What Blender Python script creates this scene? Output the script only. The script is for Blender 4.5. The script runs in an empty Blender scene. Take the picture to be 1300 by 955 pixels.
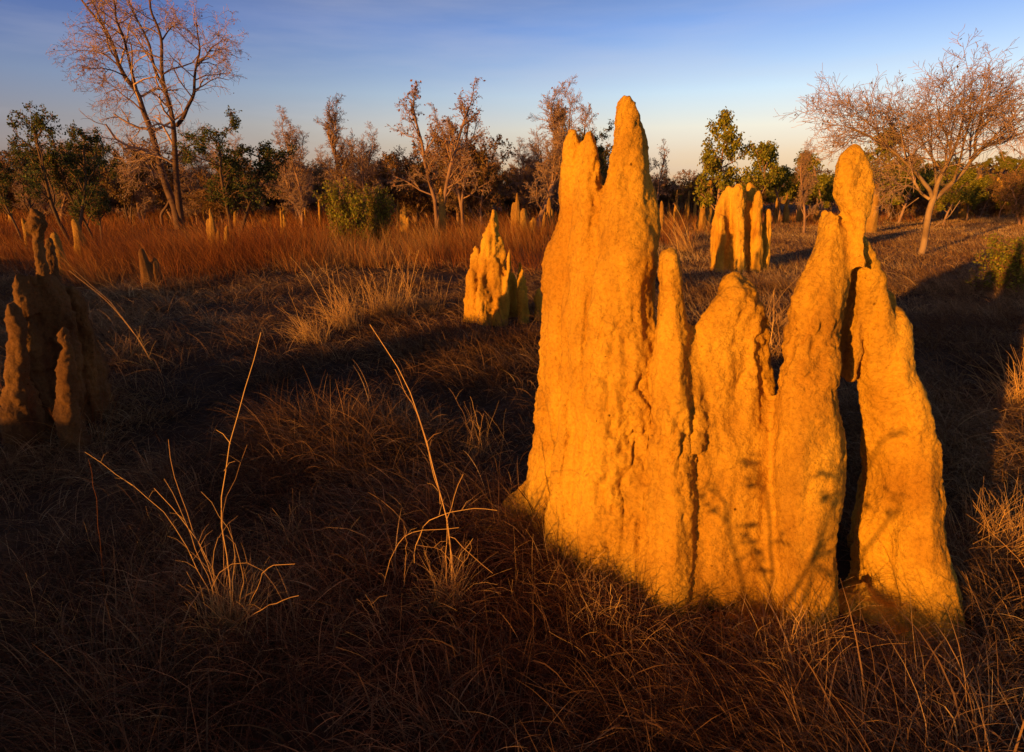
import bpy, math, random
import numpy as np
from mathutils import Vector

random.seed(11)
RNG = np.random.default_rng(11)
scene = bpy.context.scene
COL = scene.collection

# ------------------------------------------------------------------ camera model
W, H = 1300.0, 955.0
CX, CY, F = 650.0, 432.0, 720.0
PITCH = math.radians(14.26)
CAM_H = 1.6
cp, sp = math.cos(PITCH), math.sin(PITCH)

def ray(u, v):
    x = (u-CX)/F; y = -(v-CY)/F
    return x, cp + y*sp, -sp + y*cp

def depth(Y):
    """depths were first read off with a longer lens; keep each thing on the same ground line"""
    vv = CY - 867*math.tan(math.radians(11.9)-math.atan(CAM_H/Y))
    y = -(vv-CY)/F
    return CAM_H*(cp+y*sp)/(sp-y*cp)

def at(u, v, Y):
    Y = depth(Y)
    x, dy, dz = ray(u, v); t = Y/dy
    return Vector((x*t, Y, CAM_H + dz*t))

def on_ground(u, v):
    x, dy, dz = ray(u, v); t = -CAM_H/dz
    return Vector((x*t, dy*t, 0.0))

def project(X, Y, Z):
    dz = Z-CAM_H
    fz = Y*cp - dz*sp; uy = Y*sp + dz*cp
    fz = np.where(np.abs(fz) < 1e-4, 1e-4, fz)
    return CX + F*X/fz, CY - F*uy/fz, fz

# ------------------------------------------------------------------ sun
SUN_AZ = math.radians(44.3)      # the way the light travels, clockwise from +Y
SUN_EL = math.radians(5.0)
SX, SY = math.sin(SUN_AZ), math.cos(SUN_AZ)

# ------------------------------------------------------------------ noise (vectorised)
def _hash(ix, iy, iz, s):
    h = (ix.astype(np.int64)*374761393 + iy.astype(np.int64)*668265263 + iz.astype(np.int64)*2147483647 + s*1274126177)
    h = (h ^ (h >> 13))*1274126177
    h = (h ^ (h >> 16)) & 0xffffffff
    h = (h*2246822519) & 0xffffffff
    h = (h ^ (h >> 15)) & 0xffffff
    return h/float(0xffffff)

def vnoise(P, s=0):
    I = np.floor(P); f = P-I; f = f*f*(3-2*f)
    x, y, z = I[:, 0], I[:, 1], I[:, 2]
    r = np.zeros(len(P))
    for dx in (0, 1):
        for dy in (0, 1):
            for dz in (0, 1):
                w = (f[:, 0] if dx else 1-f[:, 0])*(f[:, 1] if dy else 1-f[:, 1])*(f[:, 2] if dz else 1-f[:, 2])
                r += w*_hash(x+dx, y+dy, z+dz, s)
    return r*2-1

def fbm(P, oct=4, s=0):
    r = np.zeros(len(P)); a = 0.5; Q = P.copy()
    for i in range(oct):
        r += a*vnoise(Q, s+i*7); Q = Q*2.03+11.3; a *= .5
    return r

def worley(P, s=0):
    I = np.floor(P); best = np.full(len(P), 9.0)
    for dx in (-1, 0, 1):
        for dy in (-1, 0, 1):
            for dz in (-1, 0, 1):
                c = I+np.array((dx, dy, dz))
                q = c+np.stack([_hash(c[:, 0], c[:, 1], c[:, 2], s+k) for k in (1, 2, 3)], 1)
                best = np.minimum(best, np.sqrt(((P-q)**2).sum(1)))
    return best

def sstep(a, b, x):
    t = np.clip((x-a)/(b-a), 0, 1); return t*t*(3-2*t)

# ------------------------------------------------------------------ ground height
TE = math.tan(SUN_EL)
LATS = [-60, -14, -9, -6.5, -5, -3.6, -2.6, -2.0, 0.15, 0.5, 1.5, 60]
ENDS = [3.6, 3.6, 3.2, 2.5, 2.5, 2.4, 2.15, 1.7, 1.65, 4.2, 8.0, 8.0]
def gz(x, y):
    x = np.atleast_1d(np.asarray(x, float)); y = np.atleast_1d(np.asarray(y, float))
    P = np.stack([x, y, np.zeros_like(x)], 1)
    d = np.hypot(x, y)
    near = np.exp(-d/60)
    z = near*(0.05*fbm(P*.5, 3, 3) + .07*np.exp(-d/9)*(np.abs(vnoise(P*2.1, 41))-.25) + .012*fbm(P*3.1, 3, 5))
    al = x*SX + y*SY; la = x*SY - y*SX
    crest = (np.interp(la, LATS, ENDS)+6.5)*TE + .05*vnoise(np.stack([la*1.3, la*0, la*0], 1), 9) + .03*vnoise(np.stack([la*5, al*2, la*0], 1), 10)
    z = z + crest*sstep(-3.2, -6.5, al)*sstep(-400, -60, al)  # unseen bank behind the camera, added to shade the foreground
    # rising wooded slope away to the right, low ridges on the horizon
    z = z + 17*sstep(95, 260, x)*sstep(60, 240, y)*np.clip(1-(d-300)/900, 0, 1)
    z = z + 15*sstep(500, 1100, d)*(0.75+.6*vnoise(P*.0035, 21))*sstep(-200, 200, y)
    return z

def gz1(x, y): return float(gz(x, y)[0])

# ------------------------------------------------------------------ mesh helpers
def mesh_from(name, V, Q, mats, smooth=False, attr=None, matidx=None):
    V = np.asarray(V, np.float32); Q = np.asarray(Q, np.int32)
    me = bpy.data.meshes.new(name)
    me.vertices.add(len(V)); me.vertices.foreach_set('co', V.ravel())
    k = Q.shape[1]
    me.loops.add(Q.size); me.loops.foreach_set('vertex_index', Q.ravel())
    me.polygons.add(len(Q))
    me.polygons.foreach_set('loop_start', np.arange(0, Q.size, k, dtype=np.int32))
    me.polygons.foreach_set('loop_total', np.full(len(Q), k, np.int32))
    for m in mats: me.materials.append(m)
    if matidx is not None: me.polygons.foreach_set('material_index', np.asarray(matidx, np.int32))
    me.update(calc_edges=True)
    if attr is not None:
        a = me.attributes.new('rnd', 'FLOAT', 'POINT'); a.data.foreach_set('value', np.asarray(attr, np.float32))
    me.polygons.foreach_set('use_smooth', np.full(len(Q), smooth))
    return me

def link(name, me, parent=None, loc=None):
    o = bpy.data.objects.new(name, me); COL.objects.link(o)
    if parent is not None: o.parent = parent
    if loc is not None: o.location = loc
    return o

def tag(o, label=None, cat=None, group=None, kind=None):
    if label: o['label'] = label
    if cat: o['category'] = cat
    if group: o['group'] = group
    if kind: o['kind'] = kind
    return o

def empty(name, loc, label, cat, group=None):
    o = bpy.data.objects.new(name, None); COL.objects.link(o); o.location = loc
    o.empty_display_size = .2
    return tag(o, label, cat, group)

class Tubes:
    """collects polylines and leaf quads, builds one mesh"""
    def __init__(s): s.p = {}; s.leaf = []; s.lm = 1
    def add(s, pts, r0, r1, sides=4):
        s.p.setdefault((len(pts), sides), []).append((pts, r0, r1))
    def arrays(s):
        Vs, Qs, At, M = [], [], [], []; off = 0
        for (n, k), L in s.p.items():
            P = np.array([[tuple(q) for q in l[0]] for l in L], float)       # m,n,3
            r0 = np.array([l[1] for l in L]); r1 = np.array([l[2] for l in L])
            m = len(L); T = np.gradient(P, axis=1)
            T /= np.linalg.norm(T, axis=2, keepdims=True)+1e-9
            D = P[:, -1]-P[:, 0]; D /= np.linalg.norm(D, axis=1, keepdims=True)+1e-9
            ref = np.where(np.abs(D[:, 2:3]) > .8, np.array([[1., .2, 0]]), np.array([[0, .15, 1.]]))
            U = np.cross(T, ref[:, None, :]); U /= np.linalg.norm(U, axis=2, keepdims=True)+1e-9
            Wd = np.cross(T, U)
            t = np.linspace(0, 1, n)[None, :]
            R = r0[:, None]*(1-t)+r1[:, None]*t
            a = np.arange(k)*2*math.pi/k
            V = P[:, :, None, :]+R[:, :, None, None]*(U[:, :, None, :]*np.cos(a)[None, None, :, None]+Wd[:, :, None, :]*np.sin(a)[None, None, :, None])
            idx = np.arange(m*n*k).reshape(m, n, k)+off
            A = idx[:, :-1, :]; B = idx[:, 1:, :]
            q = np.stack([A, np.roll(A, -1, 2), np.roll(B, -1, 2), B], -1).reshape(-1, 4)
            Vs.append(V.reshape(-1, 3)); Qs.append(q); M.append(np.zeros(len(q)))
            At.append(np.repeat(RNG.random(m), n*k)); off += m*n*k
        if len(s.leaf):
            C = np.concatenate([l[0] for l in s.leaf]); S = np.concatenate([l[1] for l in s.leaf]); n = len(C)
            A = RNG.normal(size=(n, 3)); A[:, 2] -= .5; A /= np.linalg.norm(A, axis=1, keepdims=True)
            B = RNG.normal(size=(n, 3)); B -= A*(A*B).sum(1, keepdims=True); B /= np.linalg.norm(B, axis=1, keepdims=True)
            S = S[:, None]
            V = np.stack([C, C+A*S*.5+B*S*.32, C+A*S, C+A*S*.5-B*S*.32], 1).reshape(-1, 3)
            q = np.arange(n*4).reshape(n, 4)+off
            Vs.append(V); Qs.append(q); M.append(np.full(n, s.lm)); At.append(np.repeat(RNG.random(n), 4))
        return np.concatenate(Vs), np.concatenate(Qs), np.concatenate(At), np.concatenate(M)
    def build(s, name, mats):
        V, Q, A, M = s.arrays()
        return mesh_from(name, V, Q, mats, True, A, M)

# ------------------------------------------------------------------ materials
def new_mat(name):
    m = bpy.data.materials.new(name); m.use_nodes = True
    nt = m.node_tree; nt.nodes.clear()
    out = nt.nodes.new('ShaderNodeOutputMaterial'); b = nt.nodes.new('ShaderNodeBsdfPrincipled')
    nt.links.new(b.outputs[0], out.inputs[0]); b.inputs['Roughness'].default_value = .9
    b.inputs['Specular IOR Level'].default_value = .15
    return m, nt, b, out

def ramp(nt, fac, stops):
    r = nt.nodes.new('ShaderNodeValToRGB'); e = r.color_ramp.elements
    while len(e) < len(stops): e.new(.5)
    for el, (p, c) in zip(e, stops): el.position = p; el.color = (*c, 1)
    nt.links.new(fac, r.inputs[0]); return r.outputs[0]

def noise(nt, vec, scale, detail=5, rough=.55):
    n = nt.nodes.new('ShaderNodeTexNoise'); n.inputs['Scale'].default_value = scale
    n.inputs['Detail'].default_value = detail; n.inputs['Roughness'].default_value = rough
    nt.links.new(vec, n.inputs['Vector']); return n.outputs['Fac']

def mixc(nt, fac, a, b, mode='MIX'):
    m = nt.nodes.new('ShaderNodeMix'); m.data_type = 'RGBA'; m.blend_type = mode
    if isinstance(fac, (int, float)): m.inputs[0].default_value = fac
    else: nt.links.new(fac, m.inputs[0])
    for k, c in ((6, a), (7, b)):
        if isinstance(c, tuple): m.inputs[k].default_value = (*c, 1)
        else: nt.links.new(c, m.inputs[k])
    return m.outputs[2]

def bump(nt, b, h, strength, dist, prev=None):
    n = nt.nodes.new('ShaderNodeBump'); n.inputs['Strength'].default_value = strength; n.inputs['Distance'].default_value = dist
    nt.links.new(h, n.inputs['Height'])
    if prev is not None: nt.links.new(prev, n.inputs['Normal'])
    nt.links.new(n.outputs[0], b.inputs['Normal']); return n.outputs[0]

def mound_mat(name, c0, c1, c2, fine=1.0):
    m, nt, b, _ = new_mat(name)
    g = nt.nodes.new('ShaderNodeNewGeometry').outputs['Position']
    mp = nt.nodes.new('ShaderNodeMapping'); mp.inputs['Scale'].default_value = (1, 1, .3); nt.links.new(g, mp.inputs[0])
    base = ramp(nt, noise(nt, mp.outputs[0], 5*fine, 6, .6), [(.3, c0), (.5, c1), (.72, c2)])
    sp_ = ramp(nt, noise(nt, g, 60*fine, 4, .7), [(.35, (.62, .60, .58)), (.55, (1, 1, 1))])
    c = mixc(nt, .7, base, sp_, 'MULTIPLY')
    # scattered pits of old entrance holes
    wt = ramp(nt, noise(nt, g, 1.7, 5, .6), [(.46, (1, 1, 1)), (.66, (.70, .60, .55))])
    c = mixc(nt, .9, c, wt, 'MULTIPLY')
    v = nt.nodes.new('ShaderNodeTexVoronoi'); v.inputs['Scale'].default_value = 17*fine; nt.links.new(g, v.inputs['Vector'])
    pit = ramp(nt, v.outputs['Distance'], [(.05, (.25, .2, .15)), (.11, (1, 1, 1))])
    msk = ramp(nt, noise(nt, g, 3.0, 2), [(.52, (0, 0, 0)), (.62, (1, 1, 1))])
    c = mixc(nt, msk, c, mixc(nt, 1.0, c, pit, 'MULTIPLY'))
    nt.links.new(c, b.inputs['Base Color'])
    h1 = noise(nt, g, 110*fine, 5, .7)
    h2 = noise(nt, g, 34*fine, 4, .6)
    p = bump(nt, b, h2, .8, .016/fine)
    p = bump(nt, b, h1, 1.0, .008/fine, p)
    bump(nt, b, pit, .5, .01/fine, p)
    return m

M_MOUND = mound_mat('termite_earth', (.42, .20, .020), (.64, .33, .030), (.74, .405, .040))
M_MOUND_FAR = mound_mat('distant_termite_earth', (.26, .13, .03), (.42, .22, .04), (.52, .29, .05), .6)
M_MOUND_DARK = mound_mat('shade_darkened_termite_earth', (.11, .050, .020), (.17, .080, .026), (.25, .12, .033))  # earth colour darkened to stand for the shade on the left-edge mound

def blade_mat(name, stops, transl=.25, patch=None):
    m, nt, b, out = new_mat(name)
    a = nt.nodes.new('ShaderNodeAttribute'); a.attribute_name = 'rnd'
    c = ramp(nt, a.outputs['Fac'], stops)
    if patch:
        g = nt.nodes.new('ShaderNodeNewGeometry').outputs['Position']
        c = mixc(nt, ramp(nt, noise(nt, g, patch[0], 3), [(.4, (0, 0, 0)), (.62, (1, 1, 1))]), c, mixc(nt, 1.0, c, patch[1], 'MULTIPLY'))
    nt.links.new(c, b.inputs['Base Color']); b.inputs['Roughness'].default_value = .7
    if transl:
        t = nt.nodes.new('ShaderNodeBsdfTranslucent'); nt.links.new(c, t.inputs[0])
        mx = nt.nodes.new('ShaderNodeMixShader'); mx.inputs[0].default_value = transl
        nt.links.new(b.outputs[0], mx.inputs[1]); nt.links.new(t.outputs[0], mx.inputs[2]); nt.links.new(mx.outputs[0], out.inputs[0])
    return m

M_STRAW = blade_mat('matted_straw', [(0, (.09, .04, .018)), (.45, (.32, .17, .07)), (.85, (.56, .33, .14)), (1, (.70, .47, .21))], .15, (.8, (.6, .5, .45)))
M_RED = blade_mat('red_spear_grass', [(0, (.22, .065, .015)), (.5, (.46, .16, .028)), (.85, (.58, .27, .055)), (1, (.66, .40, .11))], .25, (.25, (.62, .48, .45)))
M_STEM = blade_mat('pale_grass_stem', [(0, (.42, .21, .075)), (1, (.70, .40, .12))], .0)
M_BARK_DARK = blade_mat('dark_bark', [(0, (.075, .04, .022)), (1, (.13, .07, .035))], 0)
M_BARK = blade_mat('grey_brown_bark', [(0, (.24, .13, .075)), (1, (.36, .20, .12))], 0, (2.0, (.7, .65, .6)))
M_BARK_TALL = blade_mat('dark_brown_bark', [(0, (.10, .05, .03)), (1, (.17, .09, .05))], 0, (2.0, (.7, .65, .6)))
M_BARK_PALE = blade_mat('pale_bark', [(0, (.30, .18, .09)), (1, (.40, .25, .13))], 0, (2.5, (.6, .55, .5)))
M_TWIG_PINK = blade_mat('pinkish_twigs', [(0, (.25, .145, .095)), (1, (.50, .31, .20))], 0)
M_TWIG = blade_mat('brown_twigs', [(0, (.18, .09, .04)), (1, (.36, .18, .08))], 0)
M_LEAF_DRY = blade_mat('dry_leaves', [(0, (.16, .07, .035)), (.7, (.30, .13, .06)), (1, (.45, .17, .05))], .25)
M_LEAF_GREEN = blade_mat('dull_green_leaves', [(0, (.035, .045, .014)), (.6, (.085, .10, .03)), (1, (.17, .17, .045))], .35)
M_LEAF_LIME = blade_mat('yellow_green_leaves', [(0, (.11, .115, .015)), (.6, (.24, .22, .022)), (1, (.42, .33, .035))], .35)
M_LEAF_BROWN = blade_mat('olive_brown_leaves', [(0, (.08, .05, .016)), (.6, (.17, .105, .03)), (1, (.27, .16, .04))], .3)
M_SEED = blade_mat('seed_heads', [(0, (.10, .06, .03)), (1, (.2, .12, .05))], 0)

m, nt, b, _ = new_mat('savanna_soil')
g = nt.nodes.new('ShaderNodeNewGeometry').outputs['Position']
c = ramp(nt, noise(nt, g, .35, 6, .6), [(.35, (.045, .022, .011)), (.55, (.12, .055, .02)), (.7, (.26, .13, .045))])
c = mixc(nt, .8, c, ramp(nt, noise(nt, g, 9, 6, .7), [(.3, (.35, .32, .3)), (.6, (1, 1, 1))]), 'MULTIPLY')
nt.links.new(c, b.inputs['Base Color'])
p = bump(nt, b, noise(nt, g, 3, 8, .7), .9, .12); bump(nt, b, noise(nt, g, 30, 5, .7), .8, .02, p)
M_SOIL = m

# ------------------------------------------------------------------ ground sheet
def build_ground():
    n = 520
    s = np.linspace(-1, 1, n); a = 8.1
    ax = .9*np.sinh(s*a)*1.0
    ax = ax/ax.max()*3200
    X, Y = np.meshgrid(ax, ax+2.0, indexing='xy')
    V = np.stack([X.ravel(), Y.ravel(), gz(X.ravel(), Y.ravel())], 1)
    i = np.arange(n*n).reshape(n, n)
    Q = np.stack([i[:-1, :-1], i[:-1, 1:], i[1:, 1:], i[1:, :-1]], -1).reshape(-1, 4)
    tag(link('ground', mesh_from('ground', V, Q, [M_SOIL], True)), kind='structure')
build_ground()

# ------------------------------------------------------------------ termite mounds
def column(cols_V, cols_Q, off, sec, seed, sides=20):
    """sec: rows of (z, cx, cy, a, b) from top to bottom; adds a capped tube"""
    sec = np.array(sec, float); z = sec[:, 0]
    zz = [z[0]+min(sec[0, 3], .05)*.6]
    n = max(4, int((z[0]-z[-1])/.03)); zi = np.linspace(z[0], z[-1], n)
    order = np.argsort(z)
    S = np.stack([np.interp(zi, z[order], sec[order, k]) for k in range(1, 5)], 1)
    for _ in range(2): S[1:-1] = (S[:-2]+2*S[1:-1]+S[2:])/4
    top = S[0].copy(); rows = [(zi[0]+min(top[2], .045)*.7, top[0], top[1], top[2]*.45, top[3]*.45)]
    rows += [(zi[i], *S[i]) for i in range(n)]
    R = np.array(rows); m = len(R); ang = np.arange(sides)*2*math.pi/sides
    P = np.stack([np.repeat(np.cos(ang)[None]*1.6+seed*3.1, m, 0).ravel(), np.repeat(np.sin(ang)[None]*1.6, m, 0).ravel(), np.repeat(R[:, 0:1]*2.2, sides, 1).ravel()], 1)
    wob = 1+.10*vnoise(P, seed).reshape(m, sides)
    # keep the left and right edges where they were traced
    wob = 1+(wob-1)*np.abs(np.sin(ang))[None]*1.5
    V = np.stack([R[:, 1:2]+R[:, 3:4]*np.cos(ang)*wob, R[:, 2:3]+R[:, 4:5]*np.sin(ang)*wob, np.repeat(R[:, 0:1], sides, 1)], -1).reshape(-1, 3)
    ct = np.array([[R[0, 1], R[0, 2], R[0, 0]+.004], [R[-1, 1], R[-1, 2], R[-1, 0]]])
    i = np.arange(m*sides).reshape(m, sides)+off
    A, B = i[:-1], i[1:]
    q = np.stack([A, B, np.roll(B, -1, 1), np.roll(A, -1, 1)], -1).reshape(-1, 4).tolist()
    t0 = off+m*sides
    for k in range(sides):
        q.append([t0, int(i[0, k]), int(i[0, (k+1) % sides])]); q.append([t0+1, int(i[-1, (k+1) % sides]), int(i[-1, k])])
    cols_V.extend(V.tolist()); cols_V.extend(ct.tolist()); cols_Q.extend(q)
    return off+m*sides+2

def px_sec(rows, Yt, Yb, b, ratio=None):
    """rows (v, uL, uR) top to bottom -> (z, cx, cy, a, b)"""
    out = []; v0, v1 = rows[0][0], rows[-1][0]
    for v, l, r in rows:
        t = (v-v0)/max(1, v1-v0); Y = Yt*(1-t)+Yb*t
        A, B = at(l, v, Y), at(r, v, Y); Y = A.y
        a = (B.x-A.x)/2
        bb = (b*(.35+.65*t) if b else a)
        bb = max(bb, a*.8) if a < .12 else bb
        out.append((A.z, (A.x+B.x)/2, Y, a, bb))
    z, x, y, a, bb = out[-1]
    if z > -.15 and z < .3: out.append((-.15, x, y, a*1.06, bb*1.08))
    return out

def finish_mound(name, V, Q, voxel, mat, loc, disp=1.0, seed=0, lump=26.0, flute=1.0):
    me = bpy.data.meshes.new(name+'_raw'); me.from_pydata(V, [], Q); me.update()
    o = bpy.data.objects.new('raw', me); COL.objects.link(o)
    md = o.modifiers.new('r', 'REMESH'); md.mode = 'VOXEL'; md.voxel_size = voxel; md.use_smooth_shade = True
    dg = bpy.context.evaluated_depsgraph_get(); dg.update()
    ev = bpy.data.meshes.new_from_object(o.evaluated_get(dg))
    bpy.data.objects.remove(o); bpy.data.meshes.remove(me)
    n = len(ev.vertices); P = np.empty(n*3, np.float32); ev.vertices.foreach_get('co', P); P = P.reshape(-1, 3).astype(float)
    # soften the seams between the merged columns
    ne = len(ev.edges); E = np.empty(ne*2, np.int32); ev.edges.foreach_get('vertices', E); E = E.reshape(-1, 2)
    deg = np.bincount(E.ravel(), minlength=n)[:, None]
    for _ in range(3):
        S = np.zeros_like(P)
        for k in range(3):
            S[:, k] = np.bincount(E[:, 0], P[E[:, 1], k], n)+np.bincount(E[:, 1], P[E[:, 0], k], n)
        P = P*.5+.5*S/np.maximum(deg, 1)
    ev.vertices.foreach_set('co', P.astype(np.float32).ravel()); ev.update()
    N = np.empty(n*3, np.float32); ev.vertex_normals.foreach_get('vector', N); N = N.reshape(-1, 3)
    st = P*np.array([9, 9, 1.6])
    warp = P+.03*np.stack([vnoise(P*7, 31), vnoise(P*7, 32), vnoise(P*7, 33)], 1)
    rough = sstep(-.25, .45, fbm(P*np.array([3.2, 3.2, 1.7]), 2, seed+60))
    d = .026*fbm(P*3.5, 3, seed)+flute*(.030*fbm(st, 3, seed+5)-.012*np.abs(vnoise(P*np.array([13, 13, 2.2])+warp*2, seed+8)))
    d += (.25+rough)*(.016*(.5-worley(warp*lump*np.array([1, 1, .6]), seed+9))+.007*(.5-worley(warp*lump*2.1, seed+39))+.014*fbm(P*24, 3, seed+13))
    d += .007*fbm(P*52, 3, seed+14)+.004*(.5-worley(P*70, seed+3))
    # drip-like plates: terraced vertical fbm
    pl = fbm(P*np.array([14, 14, 5]), 3, seed+20); d += rough*.016*(sstep(.0, .06, pl)-.5)
    P = P+N*(d*disp)[:, None]
    L = np.array(loc, float)
    ev.vertices.foreach_set('co', (P-L).astype(np.float32).ravel()); ev.update()
    ev.materials.clear(); ev.materials.append(mat)
    ev.polygons.foreach_set('use_smooth', np.ones(len(ev.polygons), bool))
    ev.name = name
    o = link(name, ev); o.location = loc
    return o

def traced_mound(name, cols, voxel, mat, loc, label, cat='termite mound', disp=1.0, seed=0, lump=26.0, group=None, extra=(), flute=1.0):
    V, Q, off = [], [], 0
    for i, c in enumerate(cols):
        off = column(V, Q, off, px_sec(*c), seed+i)
    for e in extra: off = column(V, Q, off, e, seed+50)
    o = finish_mound(name, V, Q, voxel, mat, loc, disp, seed, lump, flute)
    return tag(o, label, cat, group)

main_cols = [
 # A: twin-topped left wall
 ([(169,721,730),(175,716,737),(188,713,741),(200,711,744),(232,707,752),(274,706,768),(300,698,775),(319,692,780),(360,687,780),(400,686,775),(470,682,765),(530,677,760),(600,673,755),(648,660,750)], 3.22,3.34,.24),
 ([(171,743,751),(178,738,757),(200,734,763),(211,731,766),(250,726,767),(300,722,785),(400,718,790),(560,712,785),(690,700,780)], 3.10,3.02,.24),
 # B: tall central pillar
 ([(127,789,799),(131,785,803),(145,781,808),(171,779,815),(199,776,818),(225,769,822),(251,764,831),(277,762,836),(324,758,832),(350,753,833),(398,748,834),(480,742,842),(600,735,850),(735,728,850)], 2.95,2.84,.23),
 # ribs on the front of A and B
 ([(255,776,790),(300,768,796),(371,762,798),(400,758,794),(446,752,787),(520,748,782),(640,740,785),(735,736,790)], 2.92,2.72,.06),
 ([(400,800,815),(430,798,822),(520,792,826),(640,785,832),(745,780,840)], 2.84,2.62,.06),
 ([(345,722,735),(390,715,745),(480,706,752),(560,703,750),(690,688,748)], 3.10,2.90,.06),
 # C: blunt finger
 ([(323,844,857),(329,840,864),(347,838,867),(378,837,870),(399,835,873),(450,833,877),(530,830,875),(567,828,873),(606,826,885),(694,815,884),(765,800,882)], 2.72,2.55,.16),
 ([(480,838,866),(560,836,868),(640,832,874),(700,828,878),(770,815,876)], 2.66,2.49,.06),
 # D: low broad slab
 ([(361,922,941),(366,914,947),(374,906,952),(391,893,962),(402,886,965),(422,878,969),(471,872,974),(520,868,985),(600,868,990),(700,868,995),(775,866,1000)], 2.72,2.54,.14),
 ([(470,900,950),(560,893,962),(640,895,975),(780,892,980)], 2.74,2.50,.09),
 ([(440,868,896),(520,862,900),(640,860,905),(780,850,905)], 2.70,2.52,.09),
 ([(416,866,880),(450,864,890),(520,862,900),(565,864,894)], 2.70,2.60,.09),
 ([(600,872,905),(700,868,905),(790,860,900)], 2.60,2.46,.07),
 ([(372,918,950),(420,896,966),(480,882,978),(560,880,990)], 2.76,2.64,.09),
 ([(520,968,1010),(640,960,1010),(795,955,1010)], 2.63,2.44,.12),
 # E: big right ridge with its bulbous cap
 ([(190,1074,1098),(195,1068,1101),(204,1064,1103),(222,1059,1107),(242,1056,1108),(256,1058,1106),(268,1067,1099),(280,1073,1094),(296,1073,1093),(340,1070,1092)], 2.56,2.54,.085),
 ([(269,1050,1057),(275,1046,1064),(298,1040,1076),(325,1029,1082),(357,1017,1082),(384,1008,1074),(419,1001,1066),(453,996,1060),(480,988,1060),(562,985,1069),(643,983,1069),(676,980,1058),(721,976,1058),(800,966,1044)], 2.56,2.42,.17),
 ([(400,1024,1060),(480,1008,1052),(600,1010,1060),(700,1000,1052),(795,990,1040)], 2.58,2.38,.09),
 ([(300,1044,1075),(360,1030,1078),(430,1014,1066),(480,1004,1060)], 2.58,2.50,.10),
 # thin rib in the cleft
 ([(300,1080,1094),(350,1082,1094),(377,1080,1092),(420,1073,1087),(457,1068,1080),(478,1066,1076)], 2.60,2.64,.06),
 # F: right wing of three lobes
 ([(300,1080,1098),(322,1078,1107),(350,1077,1113),(400,1076,1120),(450,1078,1126),(480,1096,1135),(600,1100,1140),(750,1080,1150)], 2.56,2.92,.14),
 ([(347,1101,1112),(384,1099,1125),(430,1097,1140),(470,1097,1150),(520,1103,1165),(600,1107,1178),(700,1100,1185),(780,1080,1190)], 2.60,2.60,.16),
 ([(399,1128,1149),(406,1120,1154),(426,1112,1157),(464,1110,1154),(480,1112,1158),(495,1132,1166),(517,1134,1172),(566,1138,1191),(615,1137,1198),(664,1134,1197),(758,1126,1213),(812,1120,1218)], 2.60,2.42,.15),
 ([(355,1090,1112),(420,1092,1128),(520,1104,1150),(650,1104,1180),(790,1080,1195)], 2.72,2.66,.13),
 ([(372,1096,1134),(430,1092,1150),(520,1092,1164),(640,1106,1180)], 2.66,2.62,.12),
 ([(420,1118,1140),(520,1120,1160),(650,1120,1180),(800,1110,1195)], 2.74,2.50,.13),
 ([(560,1108,1130),(640,1100,1135),(720,1092,1140),(795,1075,1150)], 2.68,2.50,.12),
]
foot = []
for (u, v, r, h) in [(672,662,.16,.12),(705,690,.14,.10),(745,715,.14,.10),(790,735,.13,.10),(840,760,.13,.09),(900,765,.14,.08),(960,788,.15,.08),(1010,800,.12,.07),(1120,800,.15,.08),(1180,812,.14,.08),(1200,818,.10,.07),(1172,838,.09,.03)]:
    p = on_ground(u, v); foot.append([(h, p.x, p.y+r*.9, r*.25, r*.25), (h*.55, p.x, p.y+r*.8, r*.7, r*.7), (0, p.x, p.y+r*.7, r, r), (-.15, p.x, p.y+r*.7, r*1.1, r*1.1)])
MAIN = traced_mound('termite_mound', main_cols, .008, M_MOUND, (0.75, 2.8, 0),
    'huge sunlit orange termite mound in the foreground, a rough wall of tall blunt pillars', seed=3, extra=foot)

mid_cols = [
 ([(268,625,629),(272,623,631),(283,623,631),(290,619,633),(303,612,635),(330,609,637),(366,607,634),(412,606,628)], 8.9,8.8,.20),
 ([(292,626,634),(310,624,640),(345,622,642),(370,620,641),(412,622,640)], 8.9,8.75,.16),
 ([(315,601,607),(325,598,610),(350,595,611),(380,592,610),(408,590,606)], 8.9,8.8,.12),
 ([(315,645,648),(325,643,650),(345,642,651),(355,641,648),(412,639,648)], 8.75,8.65,.07),
 ([(333,659,662),(345,657,666),(357,656,669),(385,657,672),(412,657,675)], 8.9,8.8,.11),
 ([(366,681,685),(380,679,690),(412,676,694)], 9.0,9.0,.1),
 ([(345,638,652),(375,634,664),(412,628,668)], 9.25,9.25,.12),
 ([(352,608,618),(380,605,622),(412,604,624)], 8.7,8.6,.08),
 ([(378,628,640),(412,626,644)], 8.65,8.58,.07),
]
traced_mound('termite_mound', mid_cols, .02, M_MOUND, (-.2, 8.8, 0),
    'many fingered termite mound with a small knob on top, left of the huge mound', seed=8, disp=1.2, lump=16, flute=1.6)

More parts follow.
